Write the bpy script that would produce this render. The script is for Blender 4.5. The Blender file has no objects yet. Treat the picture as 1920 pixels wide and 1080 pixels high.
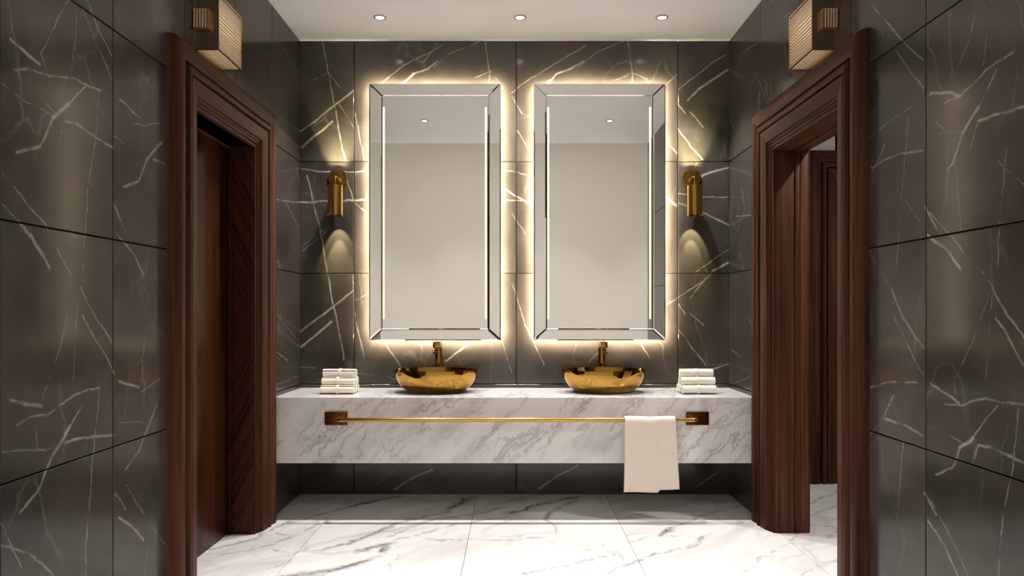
import bpy, bmesh, math, random
from mathutils import Vector, Matrix
random.seed(7)
C = bpy.context.scene
COL = C.collection
PI = math.pi

# ------------------------------------------------------------------ camera, world, exposure
F = 1280.0            # focal length in pixels of the 1920 px frame
CH = 1.19             # camera height
VX, VY = 962.0, 585.0 # vanishing point of the room's depth axis
cd = bpy.data.cameras.new('camera'); cam = bpy.data.objects.new('camera', cd); COL.objects.link(cam)
cd.sensor_width = 36; cd.lens = 24.0
cd.shift_x = -2/1920; cd.shift_y = 45/1920
cd.clip_start = 0.05; cd.clip_end = 60
cam.location = (0, 0, CH); cam.rotation_euler = (PI/2, 0, 0)
C.camera = cam
w = bpy.data.worlds.new('world'); C.world = w; w.use_nodes = True
w.node_tree.nodes['Background'].inputs[0].default_value = (0.9, 0.85, 0.8, 1)
w.node_tree.nodes['Background'].inputs[1].default_value = 0.05
vs = C.view_settings
vs.view_transform = 'Standard'; vs.look = 'None'; vs.gamma = 1; vs.use_curve_mapping = False
vs.exposure = 0.04

# power of each kind of lamp (W)
P_ROW1 = 150      # downlights over the counter
P_ROW2 = 150      # downlights in the middle of the wash room
P_HALL = 12     # added fill panel over the hall, unseen behind the camera
P_HALLSPOT = 215  # added hall spots, unseen behind the camera
P_SIDE = 170      # unseen side room lamp, added to light the door jamb
P_SCONCE = 60
P_LANTERN = 1.2
E_HALO = 520.0     # mirror back light emission
E_STRIP = 2.6
WARM = (1.0, 0.86, 0.70)
NEUTRAL = (1.0, 0.975, 0.95)

# ------------------------------------------------------------------ room dimensions
XL, XR = -1.39, 1.4105
YB = 4.458            # back wall
YE = 1.63             # where the wash room opens on to the hall
H = 2.96
YH, HH = -1.35, 3.9   # hall's far wall and ceiling
HXL, HXR = -3.2, 3.2
CT, CB, CY = 0.6955, 0.315, 3.95    # counter top, bottom, front

# ------------------------------------------------------------------ helpers
def link(o, parent=None):
    COL.objects.link(o)
    if parent is not None:
        o.parent = parent
    return o

def obj(name, bm, m, parent=None, smooth=False, loc=None, recalc=True):
    me = bpy.data.meshes.new(name)
    if recalc: bmesh.ops.recalc_face_normals(bm, faces=bm.faces)
    bm.to_mesh(me); bm.free()
    if smooth:
        for p in me.polygons: p.use_smooth = True
    o = bpy.data.objects.new(name, me)
    if m is not None: me.materials.append(m)
    if loc is not None: o.location = loc
    return link(o, parent)

def tag(o, label=None, cat=None, group=None, kind=None):
    if label: o['label'] = label
    if cat: o['category'] = cat
    if group: o['group'] = group
    if kind: o['kind'] = kind
    return o

def empty(name, loc=(0, 0, 0), parent=None):
    o = bpy.data.objects.new(name, None); o.location = loc; o.empty_display_size = 0.05
    return link(o, parent)

def box(bm, x0, x1, y0, y1, z0, z1, bev=0):
    r = bmesh.ops.create_cube(bm, size=1)
    for v in r['verts']:
        v.co = Vector(((x0+x1)/2 + v.co.x*(x1-x0), (y0+y1)/2 + v.co.y*(y1-y0), (z0+z1)/2 + v.co.z*(z1-z0)))
    if bev:
        es = list({e for v in r['verts'] for e in v.link_edges})
        bmesh.ops.bevel(bm, geom=es, offset=bev, segments=2, profile=0.5, affect='EDGES')

def BM(*boxes, bev=0):
    bm = bmesh.new()
    for b in boxes: box(bm, *b, bev=bev)
    return bm

def lathe(bm, prof, n=32, sx=1, sy=1, cx=0, cy=0, cz=0, cap=True, axis='z'):
    rings = []
    for r, z in prof:
        ring = []
        for i in range(n):
            a = 2*PI*i/n
            p = (cx + r*math.cos(a)*sx, cy + r*math.sin(a)*sy, cz + z)
            if axis == 'y': p = (cx + r*math.cos(a)*sx, cy + z, cz + r*math.sin(a)*sy)
            if axis == 'x': p = (cx + z, cy + r*math.cos(a)*sx, cz + r*math.sin(a)*sy)
            ring.append(bm.verts.new(p))
        rings.append(ring)
    for a, b in zip(rings, rings[1:]):
        for i in range(n):
            bm.faces.new((a[i], a[(i+1) % n], b[(i+1) % n], b[i]))
    if cap:
        bm.faces.new(rings[0][::-1]); bm.faces.new(rings[-1])
    return rings

def tube(bm, pts, r, n=16):
    pts = [Vector(p) for p in pts]
    rings = []
    up = Vector((0, 0, 1))
    for i, p in enumerate(pts):
        d = (pts[min(i+1, len(pts)-1)] - pts[max(i-1, 0)]).normalized()
        u = d.cross(up)
        if u.length < 1e-3: u = d.cross(Vector((1, 0, 0)))
        u.normalize(); v = d.cross(u).normalized()
        rings.append([bm.verts.new(p + u*r*math.cos(2*PI*k/n) + v*r*math.sin(2*PI*k/n)) for k in range(n)])
    for a, b in zip(rings, rings[1:]):
        for i in range(n):
            bm.faces.new((a[i], a[(i+1) % n], b[(i+1) % n], b[i]))
    bm.faces.new(rings[0][::-1]); bm.faces.new(rings[-1])

def autosmooth(o, deg=35):
    me = o.data
    for p in me.polygons: p.use_smooth = True
    bm = bmesh.new(); bm.from_mesh(me)
    lim = math.radians(deg)
    for e in bm.edges:
        if len(e.link_faces) == 2 and e.calc_face_angle(0) > lim: e.smooth = False
    bm.to_mesh(me); bm.free()
    return o

# ------------------------------------------------------------------ materials
def mat(name):
    m = bpy.data.materials.new(name); m.use_nodes = True
    nt = m.node_tree; nt.nodes.clear()
    out = nt.nodes.new('ShaderNodeOutputMaterial')
    b = nt.nodes.new('ShaderNodeBsdfPrincipled')
    nt.links.new(b.outputs[0], out.inputs[0])
    return m, nt, b

def simple(name, col, rough=0.5, metal=0, coat=0, bump=0, bscale=200, emis=None, es=0, noise=0, nscale=8, spec=None):
    m, nt, b = mat(name)
    b.inputs['Base Color'].default_value = (*col, 1)
    b.inputs['Roughness'].default_value = rough
    b.inputs['Metallic'].default_value = metal
    b.inputs['Coat Weight'].default_value = coat
    b.inputs['Coat Roughness'].default_value = 0.1
    if spec is not None: b.inputs['Specular IOR Level'].default_value = spec
    if emis:
        b.inputs['Emission Color'].default_value = (*emis, 1); b.inputs['Emission Strength'].default_value = es
    if noise or bump:
        g = nt.nodes.new('ShaderNodeNewGeometry')
        n = nt.nodes.new('ShaderNodeTexNoise'); n.inputs['Scale'].default_value = nscale if noise else bscale
        n.inputs['Detail'].default_value = 4
        nt.links.new(g.outputs['Position'], n.inputs['Vector'])
        if noise:
            mx = nt.nodes.new('ShaderNodeMix'); mx.data_type = 'RGBA'
            mx.inputs[6].default_value = (*[c*(1-noise) for c in col], 1)
            mx.inputs[7].default_value = (*[min(1, c*(1+noise)) for c in col], 1)
            nt.links.new(n.outputs[0], mx.inputs[0]); nt.links.new(mx.outputs[2], b.inputs['Base Color'])
        if bump:
            n2 = nt.nodes.new('ShaderNodeTexNoise'); n2.inputs['Scale'].default_value = bscale; n2.inputs['Detail'].default_value = 3
            nt.links.new(g.outputs['Position'], n2.inputs['Vector'])
            bp = nt.nodes.new('ShaderNodeBump'); bp.inputs['Strength'].default_value = bump; bp.inputs['Distance'].default_value = 0.002
            nt.links.new(n2.outputs[0], bp.inputs['Height']); nt.links.new(bp.outputs[0], b.inputs['Normal'])
    return m

def vmath(nt, op, a, b=None, c=None, val=False):
    n = nt.nodes.new('ShaderNodeVectorMath'); n.operation = op
    for i, x in enumerate((a, b, c)):
        if x is None: continue
        if isinstance(x, (tuple, Vector)): n.inputs[i].default_value = tuple(x)
        elif isinstance(x, (int, float)): n.inputs[i].default_value = (x, x, x)
        else: nt.links.new(x, n.inputs[i])
    return n.outputs['Value'] if val else n.outputs[0]

def fmath(nt, op, a, b=None, c=None, clamp=False):
    n = nt.nodes.new('ShaderNodeMath'); n.operation = op; n.use_clamp = clamp
    for i, x in enumerate((a, b, c)):
        if x is None: continue
        if isinstance(x, (int, float)): n.inputs[i].default_value = x
        else: nt.links.new(x, n.inputs[i])
    return n.outputs[0]

def noise(nt, vec, scale, detail=3, rough=0.55, col=False, dist=0):
    n = nt.nodes.new('ShaderNodeTexNoise')
    n.inputs['Scale'].default_value = scale; n.inputs['Detail'].default_value = detail
    n.inputs['Roughness'].default_value = rough; n.inputs['Distortion'].default_value = dist
    nt.links.new(vec, n.inputs['Vector'])
    return n.outputs['Color'] if col else n.outputs[0]

def mixc(nt, f, a, b):
    mx = nt.nodes.new('ShaderNodeMix'); mx.data_type = 'RGBA'
    if isinstance(f, (int, float)): mx.inputs[0].default_value = f
    else: nt.links.new(f, mx.inputs[0])
    for i, x in ((6, a), (7, b)):
        if isinstance(x, tuple): mx.inputs[i].default_value = (*x[:3], 1)
        else: nt.links.new(x, mx.inputs[i])
    return mx.outputs[2]

def ramp(nt, f, stops):
    r = nt.nodes.new('ShaderNodeValToRGB'); e = r.color_ramp.elements
    while len(e) < len(stops): e.new(0.5)
    for k, (p, c) in zip(e, stops):
        k.position = p; k.color = (*c[:3], 1) if isinstance(c, tuple) else (c, c, c, 1)
    nt.links.new(f, r.inputs[0])
    return r.outputs[0]

def seg_veins(nt, pos, segs, wob):
    """strength field of a list of mineral veins given as 3D segments (a, b, half width, amplitude)"""
    n1 = noise(nt, pos, 7, 4, 0.6, col=True)
    n2 = noise(nt, pos, 42, 2, 0.6, col=True)
    d1 = vmath(nt, 'MULTIPLY_ADD', n1, (wob, wob, wob), (-wob/2, -wob/2, -wob/2))
    d2 = vmath(nt, 'MULTIPLY_ADD', n2, (wob*.22,)*3, (-wob*.11,)*3)
    p = vmath(nt, 'ADD', vmath(nt, 'ADD', pos, d1), d2)
    acc = None
    for a, b, wd, amp in segs:
        a = Vector(a); b = Vector(b); ba = b - a; L = ba.length_squared
        if L < 1e-9: continue
        src = p if acc is None else vmath(nt, 'MULTIPLY_ADD', acc, (1e-7,)*3, p)   # chained so that the shader compiler needs few registers
        pa = vmath(nt, 'SUBTRACT', src, tuple(a))
        h = fmath(nt, 'MULTIPLY', vmath(nt, 'DOT_PRODUCT', pa, tuple(ba/L), val=True), 1.0, clamp=True)
        q = vmath(nt, 'MULTIPLY_ADD', h, tuple(-ba), pa)
        d = vmath(nt, 'LENGTH', q, val=True)
        s = fmath(nt, 'MULTIPLY_ADD', d, -amp/wd, amp)
        acc = fmath(nt, 'MAXIMUM', acc if acc is not None else 0.0, s)
    return acc, p

DARK_A, DARK_B = (0.031, 0.0265, 0.0225), (0.069, 0.059, 0.050)
def dark_marble(name, segs, seed, spec=0.5):
    m, nt, b = mat(name)
    g = nt.nodes.new('ShaderNodeNewGeometry'); pos = g.outputs['Position']
    acc, p = seg_veins(nt, pos, segs, 0.028)
    off = vmath(nt, 'ADD', pos, (seed*3.1, seed*1.7, seed*2.3))
    cloud = noise(nt, off, 2.6, 5, 0.6)
    base = mixc(nt, ramp(nt, cloud, [(0.32, 0.0), (0.72, 1.0)]), DARK_A, DARK_B)
    # hair veins
    mp = nt.nodes.new('ShaderNodeMapping'); mp.inputs['Rotation'].default_value = (0.6, 0.5, 0.3)
    mp.inputs['Scale'].default_value = (1, 1, 0.45); nt.links.new(off, mp.inputs[0])
    wv = vmath(nt, 'MULTIPLY_ADD', noise(nt, off, 5, 3, 0.6, col=True), (.10,)*3, mp.outputs[0])
    vo = nt.nodes.new('ShaderNodeTexVoronoi'); vo.feature = 'DISTANCE_TO_EDGE'; vo.inputs['Scale'].default_value = 3.6
    nt.links.new(wv, vo.inputs['Vector'])
    hair = fmath(nt, 'MULTIPLY_ADD', vo.outputs['Distance'], -48, 1.0, clamp=True)
    gate = ramp(nt, noise(nt, off, 3.4, 2, 0.5), [(0.50, 0.0), (0.66, 1.0)])
    hair = fmath(nt, 'MULTIPLY', fmath(nt, 'MULTIPLY', hair, gate), 0.16)
    if acc is not None:
        mod = fmath(nt, 'MULTIPLY_ADD', noise(nt, pos, 16, 3, 0.6), 1.6, 0.05)
        v = fmath(nt, 'MULTIPLY', fmath(nt, 'MAXIMUM', acc, 0.0), mod, clamp=True)
        v = fmath(nt, 'MAXIMUM', v, hair)
    else: v = hair
    col = mixc(nt, v, base, (0.36, 0.33, 0.285))
    nt.links.new(col, b.inputs['Base Color'])
    b.inputs['Roughness'].default_value = 0.15
    b.inputs['IOR'].default_value = 1.5
    b.inputs['Specular IOR Level'].default_value = spec
    rr = fmath(nt, 'MULTIPLY_ADD', cloud, 0.06, 0.12); nt.links.new(rr, b.inputs['Roughness'])
    return m

def white_marble_floor(name, segs, seed):
    m, nt, b = mat(name)
    g = nt.nodes.new('ShaderNodeNewGeometry'); pos = g.outputs['Position']
    acc, p = seg_veins(nt, pos, segs, 0.13)
    off = vmath(nt, 'ADD', pos, (seed*3.1, seed*1.7, 0))
    st = streak(nt, off, (0.75, 0.66, 0), (-0.66, 0.75, 0), (0, 0, 1), 0.6, 1.7, 1)
    cl = noise(nt, st, 2.2, 6, 0.6, dist=0.6)
    base = mixc(nt, ramp(nt, cl, [(0.45, 0.0), (0.80, 1.0)]), (0.80, 0.77, 0.745), (0.50, 0.47, 0.46))
    wv = vmath(nt, 'MULTIPLY_ADD', noise(nt, off, 2.2, 4, 0.6, col=True), (.55,)*3, st)
    vo = nt.nodes.new('ShaderNodeTexVoronoi'); vo.feature = 'DISTANCE_TO_EDGE'; vo.inputs['Scale'].default_value = 1.5
    nt.links.new(wv, vo.inputs['Vector'])
    hair = fmath(nt, 'MULTIPLY_ADD', vo.outputs['Distance'], -22, 1.0, clamp=True)
    gate = ramp(nt, noise(nt, off, 1.7, 2, 0.5), [(0.42, 0.0), (0.62, 1.0)])
    hair = fmath(nt, 'MULTIPLY', fmath(nt, 'MULTIPLY', hair, gate), 0.38)
    v = hair
    if acc is not None:
        a = fmath(nt, 'MAXIMUM', acc, 0.0)
        a = fmath(nt, 'POWER', a, 1.25)
        mod = fmath(nt, 'MULTIPLY_ADD', noise(nt, pos, 7, 4, 0.65), 1.5, 0.15)
        a = fmath(nt, 'MULTIPLY', a, mod, clamp=True)
        v = fmath(nt, 'MAXIMUM', fmath(nt, 'MULTIPLY', hair, 0.6), a)
    col = mixc(nt, v, base, (0.07, 0.064, 0.066))
    nt.links.new(col, b.inputs['Base Color'])
    b.inputs['Roughness'].default_value = 0.22
    return m

def streak(nt, pos, u, v, w_, su, sv, sw):
    cb = nt.nodes.new('ShaderNodeCombineXYZ')
    for i, (ax, sc) in enumerate(((u, su), (v, sv), (w_, sw))):
        nt.links.new(vmath(nt, 'DOT_PRODUCT', pos, tuple(c*sc for c in ax), val=True), cb.inputs[i])
    return cb.outputs[0]

def counter_marble():
    m, nt, b = mat('white_counter_marble')
    g = nt.nodes.new('ShaderNodeNewGeometry'); pos = g.outputs['Position']
    st = streak(nt, pos, (0.72, 0.25, 0.66), (-0.68, 0.15, 0.73), (0.1, 1, 0), 0.9, 3.4, 1.6)
    d = vmath(nt, 'MULTIPLY_ADD', noise(nt, pos, 5, 5, 0.65, col=True), (.42,)*3, st)
    n1 = noise(nt, d, 2.7, 8, 0.60)
    ridge = fmath(nt, 'ABSOLUTE', fmath(nt, 'SUBTRACT', n1, 0.5))
    vein = ramp(nt, ridge, [(0.0, 1.0), (0.014, 0.45), (0.05, 0.0)])
    gate = ramp(nt, noise(nt, d, 1.3, 4, 0.65), [(0.42, 0.0), (0.56, 1.0)])
    v = fmath(nt, 'MULTIPLY', vein, gate)
    n2 = noise(nt, d, 1.4, 6, 0.6)
    base = mixc(nt, ramp(nt, n2, [(0.48, 0.0), (0.70, 1.0)]), (0.78, 0.76, 0.745), (0.56, 0.545, 0.545))
    col = mixc(nt, fmath(nt, 'MULTIPLY', v, 0.62), base, (0.17, 0.16, 0.165))
    nt.links.new(col, b.inputs['Base Color'])
    b.inputs['Roughness'].default_value = 0.16
    return m

def wood(name, axis, light=(0.128, 0.045, 0.022), dark=(0.017, 0.0062, 0.0034), rough=0.42, chevron=False):
    m, nt, b = mat(name)
    g = nt.nodes.new('ShaderNodeNewGeometry'); pos = g.outputs['Position']
    sc = {'z': (34, 34, 0.9), 'y': (34, 0.9, 34), 'x': (0.9, 34, 34)}[axis]
    if chevron:
        s = nt.nodes.new('ShaderNodeSeparateXYZ'); nt.links.new(pos, s.inputs[0])
        zz = fmath(nt, 'ABSOLUTE', fmath(nt, 'SUBTRACT', s.outputs[2], 1.08))
        d = fmath(nt, 'MULTIPLY_ADD', s.outputs[0], 2.0, zz)
        cb = nt.nodes.new('ShaderNodeCombineXYZ')
        nt.links.new(fmath(nt, 'MULTIPLY', d, 26.0), cb.inputs[0])
        nt.links.new(fmath(nt, 'MULTIPLY', zz, 0.7), cb.inputs[1])
        vec = cb.outputs[0]
    else:
        vec = vmath(nt, 'MULTIPLY', pos, sc)
    big = noise(nt, vmath(nt, 'MULTIPLY', pos, tuple(c*0.22 for c in sc)), 1.0, 3, 0.5)
    fine = noise(nt, vec, 1.0, 5, 0.6, dist=0.5)
    f = fmath(nt, 'ADD', fmath(nt, 'MULTIPLY', big, 0.45), fmath(nt, 'MULTIPLY', fine, 0.55))
    col = ramp(nt, f, [(0.38, dark), (0.52, tuple((a+c)/2.3 for a, c in zip(light, dark))), (0.66, light)])
    nt.links.new(col, b.inputs['Base Color'])
    b.inputs['Roughness'].default_value = rough
    b.inputs['Specular IOR Level'].default_value = 0.09
    bp = nt.nodes.new('ShaderNodeBump'); bp.inputs['Strength'].default_value = 0.03; bp.inputs['Distance'].default_value = 0.002
    nt.links.new(fine, bp.inputs['Height']); nt.links.new(bp.outputs[0], b.inputs['Normal'])
    return m

M_JOINT = simple('dark_grout', (0.012, 0.010, 0.009), 0.8)
M_FJOINT = simple('floor_grout', (0.16, 0.15, 0.14), 0.8)
M_CEIL = simple('white_ceiling_plaster', (0.88, 0.86, 0.83), 0.85, bump=0.05, bscale=120, noise=0.015, nscale=3)
M_BEIGE = simple('beige_wall_plaster', (0.70, 0.675, 0.63), 0.8, bump=0.06, bscale=90, noise=0.03, nscale=4)
M_WOODV = wood('mahogany_vertical', 'z')
M_WOODH = wood('mahogany_along_wall', 'y')
M_WOODX = wood('mahogany_across', 'x')
M_LEAF = wood('mahogany_door_leaf', 'z', light=(0.085, 0.025, 0.009), dark=(0.018, 0.006, 0.003), rough=0.3)
M_CHEV = wood('mahogany_chevron_veneer', 'z', light=(0.10, 0.027, 0.014), dark=(0.009, 0.0033, 0.002), chevron=True)
M_GOLD = simple('polished_gold', (0.36, 0.20, 0.045), 0.045, metal=1, noise=0.05, nscale=6)
M_BRASS = simple('brushed_brass', (0.43, 0.255, 0.065), 0.24, metal=1, noise=0.08, nscale=20)
M_BAR = simple('satin_gold_bar', (0.50, 0.31, 0.10), 0.22, metal=1, noise=0.05, nscale=20)
M_BRONZE = simple('polished_dark_bronze', (0.36, 0.26, 0.18), 0.25, metal=1, noise=0.05)
M_PLATE = simple('red_bronze_plate', (0.30, 0.115, 0.035), 0.12, metal=1, noise=0.08, nscale=12)
M_SATIN = simple('satin_champagne_metal', (0.62, 0.44, 0.30), 0.42, metal=1, noise=0.06, nscale=30)
M_NICKEL = simple('champagne_metal', (0.72, 0.52, 0.36), 0.14, metal=1, noise=0.04)
M_MIRROR = simple('mirror_glass', (0.93, 0.925, 0.91), 0.004, metal=1, noise=0.004)
M_EDGE = simple('mirror_backing', (0.05, 0.048, 0.045), 0.4, noise=0.1)
M_TOWEL = simple('cream_terry_towel', (0.86, 0.80, 0.70), 0.95, bump=0.6, bscale=420, noise=0.05, nscale=30)
M_BAND = simple('peach_satin_band', (0.86, 0.72, 0.60), 0.7, bump=0.2, bscale=300, noise=0.05, nscale=30)
M_CLOTH = simple('pale_pink_cream_towel', (0.78, 0.68, 0.60), 0.9, bump=0.35, bscale=500, noise=0.02, nscale=20)
M_HALO = simple('warm_led_tape', (1, 0.9, 0.7), 0.5, emis=(1.0, 0.84, 0.60), es=E_HALO, noise=0.001)
M_STRIP = simple('frosted_light_strip', (0.1, 0.1, 0.07), 0.5, emis=(1.0, 0.97, 0.62), es=1.0, noise=0.001)
M_LAMP = simple('downlight_lens', (1, 1, 1), 0.5, emis=(1, 0.95, 0.88), es=9, noise=0.001)
M_PANEL = simple('fill_panel_glow', (0.9, 0.9, 0.88), 0.5, emis=(1, 0.94, 0.87), es=3, noise=0.001)  # glow of the added hall fill panel
M_TRIM = simple('downlight_trim', (0.30, 0.26, 0.23), 0.4, metal=0.6, noise=0.03)
M_BULB = simple('lantern_bulb', (1, 0.9, 0.7), 0.5, emis=(1.0, 0.80, 0.48), es=8, noise=0.001)
M_SBULB = simple('sconce_bulb', (1, 0.9, 0.7), 0.5, emis=(1.0, 0.85, 0.60), es=4, noise=0.001)
M_CTR = counter_marble()

def ribbed_glass():
    m, nt, b = mat('ribbed_amber_glass')
    b.inputs['Base Color'].default_value = (0.95, 0.86, 0.70, 1)
    b.inputs['Transmission Weight'].default_value = 0.6
    b.inputs['Roughness'].default_value = 0.08
    b.inputs['IOR'].default_value = 1.48
    g = nt.nodes.new('ShaderNodeNewGeometry')
    nn = noise(nt, g.outputs['Position'], 14, 2)
    nt.links.new(mixc(nt, nn, (0.98, 0.90, 0.78), (0.90, 0.78, 0.58)), b.inputs['Base Color'])
    return m
M_GLASS = ribbed_glass()

# ------------------------------------------------------------------ vein charts (where each vein runs on its wall)
def back_pt(x, y): k = YB/F; return ((x-VX)*k, YB, CH + (VY-y)*k)
def left_pt(x, y): Y = -XL*F/(VX-x); return (XL, Y, CH + (VY-y)*Y/F)
def right_pt(x, y): Y = XR*F/(x-VX); return (XR, Y, CH + (VY-y)*Y/F)
def floor_pt(x, y): Y = CH*F/(y-VY); return ((x-VX)*Y/F, Y, 0.0)

def chart(lines, fn, wmul=1.0, amul=1.0):
    out = []
    for ln in lines:
        wpx, pts = ln[0], ln[1:]
        P = [Vector(fn(*p)) for p in pts]
        for i, (a, b) in enumerate(zip(P, P[1:])):
            out.append((a, b, 0.0034*wpx*wmul, amul*min(1.25, 0.45 + 0.22*wpx)))
    return out

BACK = [
 (2.6,(563,248),(612,210),(662,170)),(3,(565,276),(623,228)),(1.6,(604,77),(615,135),(629,210)),(2,(629,210),(647,300)),
 (1,(582,152),(615,136)),(1.2,(616,135),(640,167)),(1.4,(634,193),(664,240)),(1.6,(665,210),(683,302)),
 (1.8,(718,154),(754,124),(832,84)),(3.2,(757,156),(776,138)),(2.4,(776,138),(801,129),(820,114)),(1.5,(812,127),(843,100),(901,78)),
 (1.6,(909,78),(918,135),(918,154)),(1.3,(884,150),(920,134),(943,165)),(1.6,(793,117),(809,96),(820,80)),
 (2,(565,317),(596,321),(662,323),(691,321)),(2.6,(562,380),(615,378),(692,374)),(2,(575,330),(599,426),(614,511),(629,585),(645,674)),
 (1.4,(566,463),(615,425)),(1.3,(568,472),(612,434)),(2.8,(562,622),(612,585),(662,546)),(3,(564,650),(621,604)),
 (1.6,(662,515),(666,596),(683,674)),(1.4,(664,565),(692,548)),(1.5,(721,643),(753,689)),(2.4,(836,678),(860,658),(881,643)),
 (1.8,(650,335),(665,380),(690,400)),(1.2,(668,700),(720,705),(745,712)),(1.3,(590,690),(560,688)),
 (1.8,(960,174),(996,146),(1099,85)),(3.2,(1027,156),(1043,139)),(2.4,(1043,139),(1071,128),(1093,114)),(1.5,(1082,127),(1115,99),(1171,78)),
 (1.7,(1177,77),(1186,135),(1185,154)),(1.4,(1152,152),(1186,135),(1213,150)),(1.5,(1250,157),(1270,140)),
 (1.6,(1271,168),(1340,115),(1365,100)),(2.2,(1289,189),(1310,167)),(3.2,(1310,167),(1340,147),(1365,131)),(2,(1270,195),(1284,213)),
 (1.6,(1293,210),(1317,238)),(2,(1270,240),(1293,271),(1317,299)),(1.5,(1251,268),(1269,288)),(1.5,(960,229),(995,282)),(1.7,(960,180),(979,213)),
 (3,(1249,369),(1269,387)),(1.7,(1271,363),(1320,370),(1365,368)),(3,(1316,330),(1334,322),(1366,315)),(2.2,(1271,380),(1319,400),(1366,422)),
 (1.5,(1366,467),(1304,511)),(3.2,(1366,492),(1338,507)),(2,(1338,507),(1293,559)),(1.6,(1334,518),(1251,570)),(2,(1271,570),(1284,587)),
 (1.5,(1293,587),(1319,611)),(1.6,(1271,617),(1323,685)),(2.6,(1316,698),(1366,683)),(1.6,(1197,641),(1219,674)),(1.5,(960,530),(985,610),(1021,685)),
 (2.4,(942,350),(965,366),(994,384)),(2,(942,374),(994,378)),(1.4,(942,318),(994,330)),(1.3,(960,400),(985,440)),(1.3,(942,640),(960,700)),
 (2.6,(740,917),(767,900),(810,880)),(1,(690,925),(740,880)),(2.4,(1010,917),(1043,893),(1083,873)),(1.8,(1307,913),(1350,883)),
 (1.6,(1104,680),(1122,660),(1140,643)),(1.4,(1060,700),(1102,690)),
]
LEFT = [
 (1.3,(127,0),(102,55),(77,100),(90,140)),(3,(20,72),(48,98),(75,122)),(2.2,(15,130),(55,128),(92,145),(137,145),(165,162),(190,168)),
 (1.2,(145,10),(142,80),(132,130)),(2.2,(155,15),(187,95),(212,150)),(2.2,(165,0),(185,55),(212,109)),
 (2.6,(32,287),(75,275),(100,225)),(3.6,(100,225),(130,195)),(2.2,(130,195),(160,160)),(1.2,(0,155),(50,192),(102,220)),(1.2,(65,175),(105,215)),
 (2.6,(122,228),(145,232),(180,258),(212,276)),(1.4,(110,270),(122,228)),(1.5,(185,170),(178,270),(165,360),(158,450),(155,530)),
 (2,(5,328),(30,355),(85,425),(135,515)),(2,(5,385),(35,415)),(3.4,(35,415),(60,445),(92,500)),(1,(160,320),(190,380)),
 (2.6,(225,185),(260,220)),(1.6,(250,230),(270,235),(300,232)),(3,(232,352),(260,342),(275,300)),(3.4,(275,300),(305,265)),
 (1.2,(212,255),(277,295)),(2.6,(288,300),(313,310)),(2.4,(215,385),(235,435)),(2.4,(220,440),(250,475),(270,517)),(1,(290,120),(262,190)),
 (2.4,(150,540),(185,605),(215,650)),(2.2,(155,592),(215,700)),(1.2,(145,565),(137,710)),(1.4,(130,585),(102,685),(80,745),(88,760)),
 (3.4,(20,752),(77,762)),(2.2,(32,800),(55,780),(92,774),(140,740),(187,726)),(3,(37,960),(75,915),(100,855)),(4,(100,855),(130,800)),(2,(130,800),(155,760)),
 (2.8,(122,830),(150,822),(215,817)),(1.3,(112,870),(122,830)),(1.4,(5,850),(100,842)),(1.8,(187,730),(172,890),(160,1030),(160,1080)),
 (1.8,(0,975),(22,1030),(42,1067)),(2.2,(0,1022),(55,1040),(100,1077)),(2.8,(225,715),(260,725)),(1.6,(265,735),(300,710)),
 (1.2,(217,792),(275,792)),(2.4,(235,880),(260,845),(295,755)),(2.4,(215,925),(235,955)),(2.8,(222,970),(245,985),(270,1012)),(1.4,(235,910),(315,1030)),
 (1.2,(68,805),(70,840),(100,850)),(1.3,(280,560),(262,720)),
 (1.7,(532,90),(560,135)),(1.5,(505,120),(530,230)),(1.8,(547,280),(562,340)),(1.8,(515,340),(560,425)),(2,(510,373),(562,380)),(1.6,(507,435),(530,525)),
 (2.2,(510,655),(540,675)),(1.7,(510,725),(560,705)),(1.4,(520,590),(560,640)),(1.2,(480,60),(510,110)),
]
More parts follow.
